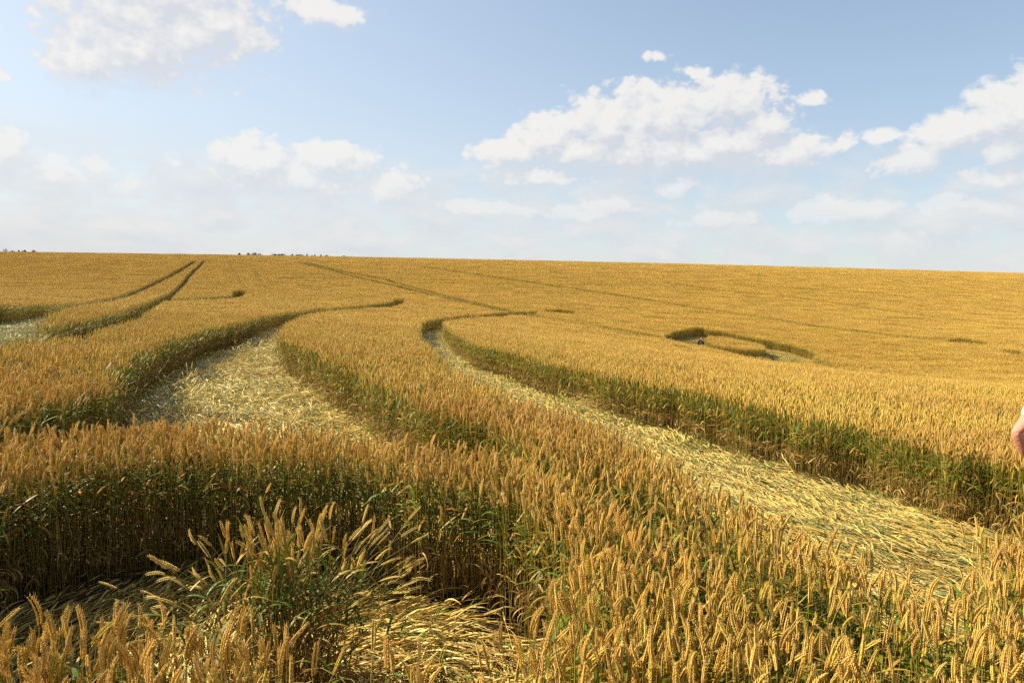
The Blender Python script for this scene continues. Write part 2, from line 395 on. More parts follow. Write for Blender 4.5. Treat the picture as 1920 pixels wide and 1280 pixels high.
def stalk(mb, x, y, lod, H=None, lean=None, leafy=1.0, with_ear=True):
    """one upright wheat stalk; returns tip and direction"""
    H = H or random.gauss(.70, .034)
    la = random.uniform(0, 2 * math.pi); lm = abs(random.gauss(0, .045)) if lean is None else lean
    if lean is not None: la = 0.0
    o = np.array([x, y, 0.0]); d = np.array([math.cos(la), math.sin(la), 0])
    seg = (6, 3, 1)[lod]
    pts = []; cs = []
    low = vary(STEM_LO, .15); upc = vary(STEM_UP if lod < 2 or leafy > .9 else lerp(STEM_UP, EAR_A, .6), .15)
    for i in range(seg + 1):
        f = i / seg
        pts.append(o + d * lm * f ** 1.8 * (1 if lean is None else H) + np.array([0, 0, H * f * (1 if lean is None else math.sqrt(max(.2, 1 - (lm * f) ** 2)))]))
        cs.append(lerp(low, upc, f))
    if lod == 2:
        sd = np.array([math.cos(la + 1.3), math.sin(la + 1.3), 0])
        strip(mb, pts, [.005, .004], sd, cs)
    else:
        tube(mb, pts, [.0020 - .0006 * i / seg for i in range(seg + 1)], 4 if lod == 0 else 3, cs)
    tip = pts[-1]; ax = pts[-1] - pts[-2]; ax = ax / np.linalg.norm(ax)
    at = lambda h: pts[min(seg, int(h * seg))] + (pts[min(seg, int(h * seg) + 1)] - pts[min(seg, int(h * seg))]) * (h * seg - int(h * seg))
    n_leaf = ((.79, .62, .45, .28), (.82, .60, .36), (.82, .66, .46))[lod]
    for j, h in enumerate(n_leaf):
        if random.random() > leafy: continue
        az = random.uniform(0, 2 * math.pi); h = min(.93, max(.15, h + random.gauss(0, .055)))
        if j == 0:
            r = random.random()
            if r < .70: c0, c1 = LEAF_G, lerp(LEAF_G, LEAF_Y, random.uniform(0, .9))
            elif r < .85: c0, c1 = lerp(LEAF_G, LEAF_Y, .5), LEAF_O
            else: c0, c1 = LEAF_Y, LEAF_D
            leaf(mb, at(h), az, random.uniform(.35, 1.1), random.uniform(.12, .20), random.uniform(.010, .014), random.uniform(.2, 1.3), (7, 3, 2)[lod], vary(c0, .3), vary(c1, .2), random.uniform(-.6, .6))
        elif j == 1:
            r = random.random()
            c0, c1 = (LEAF_G, lerp(LEAF_G, LEAF_D, random.uniform(0, .8))) if r < .6 else (LEAF_Y, LEAF_D)
            leaf(mb, at(h), az, random.uniform(.5, 1.1), random.uniform(.15, .23), random.uniform(.009, .013), random.uniform(.5, 1.9), (7, 3, 2)[lod], vary(c0, .3), vary(c1, .2), random.uniform(-.9, .9))
        else:
            leaf(mb, at(h), az, random.uniform(.0, .9), random.uniform(.12, .2), random.uniform(.006, .010), random.uniform(1.2, 3.0), (7, 3, 2)[lod], vary(LEAF_D, .25), vary(lerp(LEAF_D, STRAW_B, .3), .25), random.uniform(-2, 2))
    if with_ear:
        nod = d * random.uniform(0, .25) if random.random() < .8 else d * random.uniform(.3, .8)
        r = random.random()
        col = vary(lerp(EAR_A, (EAR_B if r < .4 else EAR_C if r < .75 else EAR_G), random.random()), .10)
        ear(mb, tip, ax + nod, max(.055, random.gauss(.081, .010)) * (1 if lod < 2 else 1.12), lod, col)
    return tip, ax


def lying_stalk(mb, x, y, z, ang, lod, brown=False):
    """one flattened stalk lying along ang"""
    L = random.uniform(.45, .72); seg = 5 if lod == 0 else 3
    pts = []; cs = []
    r = random.random()
    c = vary(STRAW_A if r < .45 else STRAW_B if r < .65 else STRAW_P if r < .80 else STRAW_BL, .15)
    if brown: c = vary(STRAW_B if r < .5 else LEAF_D if r < .75 else STEM_LO, .2)  # golden-brown pit straw, colour also darkened to stand in for the pit's shade
    p = np.array([x, y, z]); a = ang; k = random.gauss(0, .25)
    lift = random.uniform(-.01, .03)
    for i in range(seg + 1):
        pts.append(p.copy()); cs.append(vary(c, .08))
        p = p + np.array([math.cos(a), math.sin(a), 0]) * L / seg; a += k / seg
        p[2] = z + lift * math.sin(math.pi * (i + 1) / seg) + random.uniform(-.004, .006)
    if lod == 0:
        tube(mb, pts, [.0021] * (seg + 1), 4, cs)
    else:
        strip(mb, pts, [.006] * (seg + 1), np.array([-math.sin(ang), math.cos(ang), 0]), cs)
    dr = pts[-1] - pts[-2] + np.array([0, 0, random.uniform(0, .03)])
    r = random.random()
    ear(mb, pts[-1], dr, .085, 0 if (lod == 0 and random.random() < .35) else 1, vary(lerp(STRAW_P, EAR_B, random.uniform(0, .8)), .12))
    for j in range(1 if brown else 2):
        i = random.randint(1, seg - 1)
        la = ang + random.gauss(0, .45)
        r = random.random()
        if brown: r = .4 + .6 * r
        c0 = STRAW_BL if r < .41 else STRAW_P if r < .72 else STRAW_B if r < .9 else LEAF_G
        q = pts[i]; n = 4 if lod == 0 else 2; ll = random.uniform(.12, .24)
        lp = [q + np.array([math.cos(la), math.sin(la), 0]) * ll * m / n + np.array([0, 0, .02 * math.sin(math.pi * m / n) + .006]) for m in range(n + 1)]
        tw = random.uniform(-.7, .7)
        strip(mb, lp, [.006, .0085, .007, .005, .0015][:n + 1] if n == 4 else [.007, .009, .003],
              np.array([-math.sin(la) * math.cos(tw), math.cos(la) * math.cos(tw), math.sin(tw)]), [vary(c0, .15)] * (n + 1))


# ------------------------------------------------------------------ materials
def plant_material(name, trans=.22, var=.10, rough=.55):
    m = bpy.data.materials.new(name); m.use_nodes = True
    nt = m.node_tree; nt.nodes.clear(); b = NB(nt)
    out = nt.nodes.new('ShaderNodeOutputMaterial')
    at = nt.nodes.new('ShaderNodeAttribute'); at.attribute_name = 'col'
    oi = nt.nodes.new('ShaderNodeObjectInfo')
    geo = nt.nodes.new('ShaderNodeNewGeometry')
    hs = nt.nodes.new('ShaderNodeHueSaturation')
    b.put(hs.inputs['Color'], at.outputs['Color'])
    n = b.noise(geo.outputs['Position'], .35, 3.0, .6)[0]
    v = b.math('MULTIPLY_ADD', b.math('SUBTRACT', oi.outputs['Random'], .5), var * 2, 1.0)
    v = b.math('MULTIPLY_ADD', b.math('SUBTRACT', n, .5), .22, v)
    b.put(hs.inputs['Value'], v)
    b.put(hs.inputs['Hue'], b.math('MULTIPLY_ADD', b.math('SUBTRACT', n, .5), .025, .5))
    pb = nt.nodes.new('ShaderNodeBsdfPrincipled')
    b.put(pb.inputs['Base Color'], hs.outputs[0]); pb.inputs['Roughness'].default_value = rough
    pb.inputs['Specular IOR Level'].default_value = .30
    tr = nt.nodes.new('ShaderNodeBsdfTranslucent'); b.put(tr.inputs[0], hs.outputs[0])
    mx = nt.nodes.new('ShaderNodeMixShader'); mx.inputs[0].default_value = trans
    nt.links.new(pb.outputs[0], mx.inputs[1]); nt.links.new(tr.outputs[0], mx.inputs[2])
    nt.links.new(mx.outputs[0], out.inputs[0])
    return m


def plain_material(name, col, rough=.7, var=.15, scale=30.0, bump=0.0, spec=.3, sss=0.0):
    m = bpy.data.materials.new(name); m.use_nodes = True
    nt = m.node_tree; b = NB(nt); pb = nt.nodes['Principled BSDF']
    tc = nt.nodes.new('ShaderNodeTexCoord')
    n = b.noise(tc.outputs['Object'], scale, 5.0, .6)[0]
    c = b.mix(n, tuple(k * (1 - var) for k in col) + (1,), tuple(min(1, k * (1 + var)) for k in col) + (1,))
    b.put(pb.inputs['Base Color'], c); pb.inputs['Roughness'].default_value = rough
    pb.inputs['Specular IOR Level'].default_value = spec
    if sss: pb.inputs['Subsurface Weight'].default_value = sss; pb.inputs['Subsurface Radius'].default_value = (.012, .005, .003)
    if bump:
        bp = nt.nodes.new('ShaderNodeBump'); bp.inputs['Strength'].default_value = bump; bp.inputs['Distance'].default_value = .01
        b.put(bp.inputs['Height'], n); nt.links.new(bp.outputs[0], pb.inputs['Normal'])
    return m


M_WHEAT = plant_material("ripe wheat")
M_STRAW = plant_material("pressed straw", .15, .16, .45)
M_SOIL = plain_material("dry soil", (.085, .056, .025), .95, .5, 3.0, .8)


# ------------------------------------------------------------------ ground
def build_ground():
    ys = np.concatenate([np.arange(-60, -4, 4.0), np.arange(-4, 20, .4), np.arange(20, 70, 1.0), np.arange(70, 200, 2.5), np.arange(200, 440, 8), np.linspace(440, 3000, 30)])
    xs = np.concatenate([np.linspace(-2400, -420, 18), np.arange(-400, -130, 10.), np.arange(-130, -30, 2.5), np.arange(-30, -8, .8), np.arange(-8, 8, .4), np.arange(8, 30, .8), np.arange(30, 130, 2.5), np.arange(130, 400, 10.), np.linspace(420, 2400, 18)])
    X, Y = np.meshgrid(xs, ys)
    Z = ground_z(X, Y) + .012 * np.sin(X * 2.1 + 1.3 * np.sin(Y * 1.7)) * (np.abs(Y) < 60)
    V = np.stack([X, Y, Z], -1).reshape(-1, 3)
    nx = len(xs); F = []
    for j in range(len(ys) - 1):
        for i in range(nx - 1):
            F.append((j * nx + i, j * nx + i + 1, (j + 1) * nx + i + 1, (j + 1) * nx + i))
    m = bpy.data.meshes.new("ground"); m.from_pydata(V.tolist(), [], F)
    m.polygons.foreach_set('use_smooth', [True] * len(F)); m.materials.append(M_SOIL)
    o = link(bpy.data.objects.new("ground", m))
    tag(o, "dry brown field soil under the wheat rising to a low crest", "ground", kind='structure')


build_ground()


# ------------------------------------------------------------------ plan tests
def segs(poly, closed=True):
    p = np.array(poly, float); q = np.roll(p, -1, 0) if closed else None
    return (p, q) if closed else (p[:-1], p[1:])


def inside(poly, x, y):
    p, q = segs(poly); r = np.zeros(len(x), bool)
    for (x0, y0), (x1, y1) in zip(p, q):
        if y0 == y1: continue
        c = ((y0 > y) != (y1 > y)) & (x < (x1 - x0) * (y - y0) / (y1 - y0) + x0)
        r ^= c
    return r


def seg_dist(p, q, x, y):
    d = np.full(len(x), 1e9)
    for (x0, y0), (x1, y1) in zip(p, q):
        dx, dy = x1 - x0, y1 - y0; L = dx * dx + dy * dy + 1e-12
        t = np.clip(((x - x0) * dx + (y - y0) * dy) / L, 0, 1)
        d = np.minimum(d, np.hypot(x - x0 - t * dx, y - y0 - t * dy))
    return d


EXTRA_CLEAR = [(3.22, 3.86, .26), (0.0, 0.0, .25)]     # where the walker stands, where the photographer stands


def open_at(x, y):
    """1 = no standing wheat here; between 0 and 1 = thinned"""
    r = np.zeros(len(x))
    for k, p in OPENINGS.items():
        i = inside(p, x, y)
        if k == 'ring': i &= ~inside(ISLAND, x, y)
        r[i] = .86 if k == 'left_lane' else 1
    for (w, keep, line) in TRACKS:
        i = seg_dist(*segs(line, False), x, y) < w
        r[i] = np.maximum(r[i], 1 - keep)
    for (cx, cy, cr) in EXTRA_CLEAR:
        r[np.hypot(x - cx, y - cy) < cr] = 1
    return r


def edge_dist(x, y):
    d = np.full(len(x), 1e9)
    for p in list(OPENINGS.values()) + [ISLAND]:
        d = np.minimum(d, seg_dist(*segs(p), x, y))
    for (w, keep, line) in TRACKS:
        d = np.minimum(d, np.abs(seg_dist(*segs(line, False), x, y)) - w)
    for (cx, cy, cr) in EXTRA_CLEAR:
        d = np.minimum(d, np.abs(np.hypot(x - cx, y - cy) - cr))
    return d


# ------------------------------------------------------------------ forms that the crop is made of
def form(coll, mb, mat):
    o = bpy.data.objects.new("wheat_form_%03d" % len(coll.objects), mb.mesh("wheat_form", mat)); coll.objects.link(o)
    return len(coll.objects) - 1


crop = bpy.data.collections.new("wheat forms")
ids = {}


def forms(key, n, fn, mat=M_WHEAT, coll=crop):
    ids[key] = []
    for _ in range(n):
        mb = MB(); fn(mb); ids[key].append(form(coll, mb, mat))


def patch(size, density, lod):
    def fn(mb):
        n = int(size * size * density)
        k = int(math.ceil(math.sqrt(n)))
        cells = [(i, j) for i in range(k) for j in range(k)]; random.shuffle(cells)
        for (i, j) in cells[:n]:
            stalk(mb, ((i + random.random()) / k - .5) * size, ((j + random.random()) / k - .5) * size, lod, leafy=.9 if lod < 2 else .22)
    return fn


forms('near', 30, lambda mb: stalk(mb, 0, 0, 0, leafy=.85))
forms('mid', 14, lambda mb: stalk(mb, 0, 0, 1))
forms('far', 12, lambda mb: stalk(mb, 0, 0, 2))
forms('mid_clump', 8, patch(.25, 430, 1))
forms('far_clump', 8, patch(.25, 400, 2))
forms('far_patch', 6, patch(1.0, 430, 2))
forms('farther_patch', 4, patch(2.0, 400, 2))


def scatter(name, rows, coll, label, cat):
    pos, rot, scl, pid = rows
    m = bpy.data.meshes.new(name); m.vertices.add(len(pos)); m.vertices.foreach_set('co', pos.astype(np.float32).ravel())
    m.attributes.new('rot', 'FLOAT_VECTOR', 'POINT').data.foreach_set('vector', rot.astype(np.float32).ravel())
    m.attributes.new('scl', 'FLOAT', 'POINT').data.foreach_set('value', scl.astype(np.float32))
    m.attributes.new('pid', 'INT', 'POINT').data.foreach_set('value', pid.astype(np.int32))
    m.update()
    o = link(bpy.data.objects.new(name, m))
    g = bpy.data.node_groups.new(name + " spread", 'GeometryNodeTree')
    g.interface.new_socket("Geometry", in_out='INPUT', socket_type='NodeSocketGeometry')
    g.interface.new_socket("Geometry", in_out='OUTPUT', socket_type='NodeSocketGeometry')
    N = g.nodes; gi = N.new('NodeGroupInput'); go = N.new('NodeGroupOutput')
    ci = N.new('GeometryNodeCollectionInfo'); ci.inputs['Collection'].default_value = coll
    ci.inputs['Separate Children'].default_value = True; ci.inputs['Reset Children'].default_value = True
    ip = N.new('GeometryNodeInstanceOnPoints'); ip.inputs['Pick Instance'].default_value = True
    def na(n, t):
        a = N.new('GeometryNodeInputNamedAttribute'); a.data_type = t; a.inputs['Name'].default_value = n
        return [s for s in a.outputs if s.enabled and s.name == 'Attribute'][0]
    L = g.links
    L.new(gi.outputs[0], ip.inputs['Points']); L.new(ci.outputs[0], ip.inputs['Instance'])
    L.new(na('pid', 'INT'), ip.inputs['Instance Index']); L.new(na('rot', 'FLOAT_VECTOR'), ip.inputs['Rotation']); L.new(na('scl', 'FLOAT'), ip.inputs['Scale'])
    L.new(ip.outputs[0], go.inputs[0])
    md = o.modifiers.new("spread", 'NODES'); md.node_group = g
    return tag(o, label, cat, kind='stuff')


# ------------------------------------------------------------------ standing wheat
ACC = dict(pos=[], rot=[], scl=[], pid=[])


def put(x, y, key, lean=.05, size=(.94, 1.06), slope=False):
    n = len(x)
    if not n: return
    z = ground_z(x, y)
    swell = 1 + .03 * np.sin(x * .9 + 2 * np.sin(y * .37)) + .02 * np.sin(y * 1.7 + x * .3)
    k = rng.choice(np.array(ids[key]), n)
    if slope:
        q = rng.integers(0, 4, n) * (math.pi / 2)
        sx = (ground_z(x + .5, y) - ground_z(x - .5, y)); sy = (ground_z(x, y + .5) - ground_z(x, y - .5))
        lx = sx * np.cos(q) + sy * np.sin(q); ly = -sx * np.sin(q) + sy * np.cos(q)
        rot = np.stack([np.arctan(ly), -np.arctan(lx), q], 1)
    else:
        rot = np.stack([rng.normal(0, lean, n), rng.normal(0.02, lean, n), rng.uniform(0, 2 * math.pi, n)], 1)
    ACC['pos'].append(np.stack([x, y, z - .005], 1)); ACC['rot'].append(rot)
    ACC['scl'].append(rng.uniform(*size, n) * swell); ACC['pid'].append(k)


def grid(x0, x1, y0, y1, s):
    xs = np.arange(x0 + s / 2, x1, s); ys = np.arange(y0 + s / 2, y1, s)
    X, Y = np.meshgrid(xs, ys); return X.ravel(), Y.ravel()


def split(x, y, s):
    h = s / 2
    return np.concatenate([x - h / 2, x + h / 2, x - h / 2, x + h / 2]), np.concatenate([y - h / 2, y - h / 2, y + h / 2, y + h / 2])


def view_cut(x, y, m=4.0, slope=.98):
    return np.abs(x) < slope * np.maximum(y, 0) + m


def singles(cx, cy, s, density, key):
    """fills cells of size s with single stalks, leaving the openings free"""
    n = int(round(s * s * density)); 
    if not len(cx) or n < 1: return
    x = np.repeat(cx, n) + rng.uniform(-s / 2, s / 2, len(cx) * n); y = np.repeat(cy, n) + rng.uniform(-s / 2, s / 2, len(cx) * n)
    jit = rng.normal(0, .028, (2, len(x)))
    jit[0] += .05 * np.sin(y * 5.3 + 2 * np.sin(x * 3.1)); jit[1] += .05 * np.sin(x * 6.1 + 2 * np.sin(y * 2.7))
    keep = rng.random(len(x)) >= open_at(x + jit[0], y + jit[1])
    if key == 'near':                            # the stand is uneven: thinner where it was trodden
        nz = (y < 3.2) * np.sin(x * 3.1 + 1.7 * np.sin(y * 2.3)) * np.sin(y * 3.7 + 1.3 * np.sin(x * 2.1 + .6)) + (y < 3.2) * .5 * np.sin(x * 7.3 + y * 5.1)
        keep &= rng.random(len(x)) < np.clip(1.05 - .40 * np.clip(nz - .25, 0, 1), .25, 1)
    sparse = (y < 1.98) & (x > -.62) & (x < .02)
    keep &= ~(sparse & (rng.random(len(x)) < .72))
    x, y = x[keep], y[keep]
    ed = edge_dist(x, y)
    bent = (ed < .12) & (rng.random(len(x)) < np.where(y < 4.3, .07, .15))
    put(x[~bent], y[~bent], key, .045)
    put(x[bent], y[bent], key, .34, (.75, 1.0))


def classify(x, y, s):
    """(clear of every edge and standing, touches an edge)"""
    ed = edge_dist(x, y); near = ed < s * .71 + .06
    op = open_at(x, y)
    return (~near) & (op == 0), near


# beyond 60 m: 2 m patches, split to 1 m, 0.25 m and single stalks along the edges
x, y = grid(-196, 196, 60, 186, 2.0); k = view_cut(x, y, 6); x, y = x[k], y[k]
ok, near = classify(x, y, 2.0); put(x[ok], y[ok], 'farther_patch', slope=True)
x, y = split(x[near], y[near], 2.0); ok, near = classify(x, y, 1.0); put(x[ok], y[ok], 'far_patch', slope=True)
x, y = split(x[near], y[near], 1.0); x, y = split(x, y, .5); ok, near = classify(x, y, .25); put(x[ok], y[ok], 'far_clump', slope=True)
singles(x[near], y[near], .25, 360, 'far')
# 26 to 60 m
x, y = grid(-70, 70, 26, 60, 1.0); k = view_cut(x, y, 7); x, y = x[k], y[k]
ok, near = classify(x, y, 1.0); put(x[ok], y[ok], 'far_patch', slope=True)
x, y = split(x[near], y[near], 1.0); x, y = split(x, y, .5); ok, near = classify(x, y, .25); put(x[ok], y[ok], 'far_clump', slope=True)
singles(x[near], y[near], .25, 400, 'far')
# 7 to 26 m, and what lies beside and behind the camera
for (y0, y1) in ((7, 26), (-4, 1)):
    x, y = grid(-35, 35, y0, y1, .25); k = view_cut(x, y, 8); x, y = x[k], y[k]
    ok, near = classify(x, y, .25); put(x[ok], y[ok], 'mid_clump', slope=True)
    singles(x[near], y[near], .25, 430, 'mid')
# the near strip: every stalk by itself
x, y = grid(-15, 15, 1, 7, .25); k = view_cut(x, y, 8); x, y = x[k], y[k]
k = ~view_cut(x, y, 2.2, .80); ok, near = classify(x[k], y[k], .25); put(x[k][ok], y[k][ok], 'mid_clump', slope=True); singles(x[k][near], y[k][near], .25, 430, 'mid')
x, y = x[~k], y[~k]
ok, near = classify(x, y, .25); singles(x[ok | near], y[ok | near], .25, 800, 'near')

wheat = [np.concatenate(ACC[k]) for k in ('pos', 'rot', 'scl', 'pid')]
print('wheat instances', len(wheat[0]))
scatter("standing_wheat", wheat, crop, "golden ripe wheat standing all over the field up to the crest", "wheat")

# ------------------------------------------------------------------ flattened straw in the openings
straw_forms = bpy.data.collections.new("straw forms")


def straw_clump(lod, n, spread):
    def fn(mb):
        for _ in range(n):
            lying_stalk(mb, random.uniform(-.3, .3) - .25, random.uniform(-.28, .28), random.uniform(.004, .035), random.gauss(0, spread), lod)
    return fn


forms('straw_near', 8, straw_clump(0, 17, .22), M_STRAW, straw_forms)
forms('straw_pit', 8, lambda mb: [lying_stalk(mb, random.uniform(-.3, .3) - .25, random.uniform(-.28, .28), random.uniform(.003, .022), random.gauss(0, .09), 0, True) for _ in range(17)], M_STRAW, straw_forms)
forms('straw_mid', 8, straw_clump(1, 13, .30), M_STRAW, straw_forms)
forms('straw_wild', 8, straw_clump(1, 13, .75), M_STRAW, straw_forms)
STRAW_SAVE = STRAW_A, STRAW_B, STRAW_P
STRAW_A, STRAW_B, STRAW_P = lerp(STRAW_A, STRAW_BL, .6), STRAW_BL, lerp(STRAW_P, STRAW_BL, .45)
forms('straw_green', 6, straw_clump(1, 13, .6), M_STRAW, straw_forms)
STRAW_A, STRAW_B, STRAW_P = STRAW_SAVE


def flow_angle(name, x, y):
    if name == 'pit':
        return np.arctan2(y - 2.75, x + .85) - math.pi / 2
    if name == 'ring':
        return np.arctan2(y - 48, x - 15.3) + math.pi / 2
    if name not in FLOW: return rng.uniform(0, 6.28, len(x))
    p, q = segs(FLOW[name], False); best = np.full(len(x), 1e9); ang = np.zeros(len(x))
    for a, b in zip(p, q):
        d = seg_dist([a], [b], x, y); k = d < best
        best[k] = d[k]; ang[k] = math.atan2(b[1] - a[1], b[0] - a[0])
    return ang


S = dict(pos=[], rot=[], scl=[], pid=[])
for name, poly in OPENINGS.items():
    P = np.array(poly); lo, hi = P.min(0) - .3, P.max(0) + .3
    near_open = lo[1] < 8
    dens = 42 if name == 'pit' else 28
    n = int((hi[0] - lo[0]) * (hi[1] - lo[1]) * dens)
    x = rng.uniform(lo[0], hi[0], n); y = rng.uniform(lo[1], hi[1], n)
    k = inside(poly, x, y)
    if name == 'pit': k &= ~((seg_dist(*segs(poly), x, y) < .22) & (y > 3.3))
    if name == 'ring': k &= ~inside(ISLAND, x, y)
    x, y = x[k], y[k]
    if not len(x): continue
    ang = flow_angle(name, x, y) + rng.normal(0, .22, len(x)) + .5 * np.sin(x * 1.3 + y * .9)
    if name == 'right_lane': ang -= .4 * np.sin(x * 1.3 + y * .9)
    wild = (name in ('middle_lane', 'left_lane'))
    pid = np.where(y < 7.5, rng.choice(ids['straw_near'], len(x)), rng.choice(ids['straw_wild' if wild else 'straw_mid'], len(x)))
    if name == 'middle_lane': pid = np.where(y < 7.5, rng.choice(ids['straw_wild'], len(x)), pid)
    if name == 'left_lane': pid = rng.choice(ids['straw_green'], len(x))
    if name == 'pit': pid = rng.choice(ids['straw_pit'], len(x))
    flip = np.where(rng.random(len(x)) < .12, math.pi, 0)
    lump = .10 * np.clip(np.sin(x * 2.3 + 1.7 * np.sin(y * 1.1)) * np.sin(y * 1.9), 0, 1)
    S['pos'].append(np.stack([x, y, ground_z(x, y) + rng.uniform(.0, .025, len(x)) + lump * (.3 if name == 'pit' else .7)], 1))
    S['rot'].append(np.stack([rng.normal(0, .05, len(x)), -np.abs(rng.normal(.0, .06, len(x))), ang + flip], 1))
    S['scl'].append(rng.uniform(.85, 1.15, len(x))); S['pid'].append(pid)
straw = [np.concatenate(S[k]) for k in ('pos', 'rot', 'scl', 'pid')]
print('straw instances', len(straw[0]))
scatter("flattened_straw", straw, straw_forms, "pale flattened wheat straw lying in the pressed lanes and rings", "straw")


# ------------------------------------------------------------------ tufts left standing in the lanes
def build_tuft():
    root = link(bpy.data.objects.new("wheat_tuft", None))
    bx, by = -.95, 2.80
    root.location = (bx, by, float(ground_z(bx, by)))
    tag(root, "large splayed tuft of wheat left standing in the shaded pit in front", "wheat tuft")
    stems = []
    for i in range(10):
        for bendy in (.12, .35, .55, .8):
            mb = MB(); mb2 = MB()
            random.seed(100 + i)
            tip, ax = stalk(mb, 0, 0, 0, H=random.gauss(.72, .04), lean=bendy * random.uniform(.8, 1.1), with_ear=False)
            col = vary(lerp(EAR_B, (STRAW_P if bendy > .3 else EAR_A), random.uniform(.2, .8)), .1)
            ear(mb2, tip, ax + np.array([.12 if bendy > .3 else .03, 0, 0]), random.gauss(.088, .006), 0, col)
            stems.append((bendy, mb.mesh("stalk", M_WHEAT), mb2.mesh("ear", M_WHEAT)))
    def add(x, y, bendy, az, s=1.0, tilt=0.0):
        sm, em = random.choice([(m, e) for (b, m, e) in stems if b == bendy])
        st = bpy.data.objects.new("stalk", sm); scn.collection.objects.link(st); st.parent = root
        st.location = (x, y, 0); st.scale = (s, s, s)
        st.rotation_euler = Euler((0, tilt, az), 'XYZ')
        er = bpy.data.objects.new("ear", em); scn.collection.objects.link(er); er.parent = st
    random.seed(5)
    mb = MB()
    for _ in range(70):
        r = random.random()
        c0 = lerp(LEAF_G, LEAF_D, .12) if r < .5 else LEAF_D if r < .85 else LEAF_O
        leaf(mb, (random.gauss(.02, .09), random.gauss(0, .07), random.uniform(.15, .55)), random.uniform(0, 6.28), random.uniform(1.1, 1.5), random.uniform(.18, .34), random.uniform(.008, .013),
             random.uniform(.1, .8), 7, vary(c0, .3), vary(lerp(c0, LEAF_D, random.uniform(.1, .9)), .2), random.uniform(-.8, .8))
    lv = link(bpy.data.objects.new("leaves", mb.mesh("leaves", M_WHEAT))); lv.parent = root
    for _ in range(92):                          # upright middle
        add(random.gauss(.03, .10), random.gauss(0, .09), .12, random.uniform(0, 6.28), random.uniform(.84, 1.0), random.uniform(0, .08))
    for _ in range(36):                          # leaning right
        add(random.gauss(.10, .06), random.gauss(0, .08), random.choice((.35, .35, .55)), random.gauss(0, .5), random.uniform(.84, 1.0), random.uniform(.0, .10))
    for _ in range(9):
        add(random.gauss(.14, .05), random.gauss(0, .06), .8, random.gauss(0, .35), random.uniform(.8, .95), random.uniform(.0, .2))
    for _ in range(20):                          # leaning left, some far over
        add(random.gauss(-.08, .07), random.gauss(-.02, .08), random.choice((.35, .55)), math.pi + random.gauss(0, .4), random.uniform(.78, .95), random.uniform(.0, .15))
    for _ in range(12):
        add(random.gauss(-.14, .06), random.gauss(-.03, .05), random.choice((.55, .8)), math.pi + random.gauss(0.1, .3), random.uniform(.70, .85), random.uniform(.08, .3))


build_tuft()


def small_tuft(x, y, n, label, tall, spread, pale, name="wheat_tuft"):
    mb = MB()
    for _ in range(n):
        px, py = random.gauss(0, spread * .4), random.gauss(0, spread * .4)
        k = len(mb.v)
        stalk(mb, 0, 0, 1 if y > 7 else 0, H=tall * random.uniform(.7, 1.05), lean=random.uniform(.05, .75))
        az = random.uniform(0, 6.28); c, s = math.cos(az), math.sin(az)
        for i in range(k, len(mb.v)):
            v = mb.v[i]; mb.v[i] = np.array([v[0] * c - v[1] * s + px, v[0] * s + v[1] * c + py, v[2]])
            if pale: mb.c[i] = lerp(mb.c[i], STRAW_P, pale)
    o = link(bpy.data.objects.new(name, mb.mesh(name, M_WHEAT)))
    o.location = (x, y, float(ground_z(x, y)))
    tag(o, label, "wheat tuft")


small_tuft(-4.2, 8.9, 30, "pale broken tuft of wheat beside the shaded left wall of the middle lane", .66, .2, .7)
small_tuft(-6.3, 16.1, 24, "small pale tuft standing farther up the middle lane", .55, .3, .65)
small_tuft(-4.6, 14.4, 9, "short tuft of bent stalks in the middle of the lane", .45, .2, .5)
small_tuft(-8.1, 11.9, 40, "grey green bent tuft at the front of the far left flattened patch", .6, .5, .35)
small_tuft(-9.6, 14.2, 40, "dull green tuft at the back of the far left flattened patch", .6, .6, .2)
small_tuft(.78, 11.2, 12, "green upright tuft at the near edge of the right lane", .5, .08, .0)


def build_heap(x, y):
    mb = MB()
    for _ in range(170):
        a = random.gauss(2.6, .5); r = abs(random.gauss(0, .33)); t = random.uniform(0, 6.28)
        lying_stalk(mb, r * math.cos(t) - .25 * math.cos(a), r * math.sin(t) - .25 * math.sin(a), .05 + .30 * math.exp(-(r / .32) ** 2) * random.random(), a, 1)
    o = link(bpy.data.objects.new("straw_heap", mb.mesh("straw_heap", M_STRAW)))
    o.location = (x, y, float(ground_z(x, y)))
    tag(o, "low heap of pale bent straw against the green wall of the right lane", "straw heap")


build_heap(1.62, 11.6)

# ------------------------------------------------------------------ bushes and trees beyond the crest
M_CROWN = plain_material("hedge leaves", (.022, .035, .010), .7, .45, 1.5)
M_BARK = plain_material("bark", (.10, .075, .05), .9, .3, 6.0)


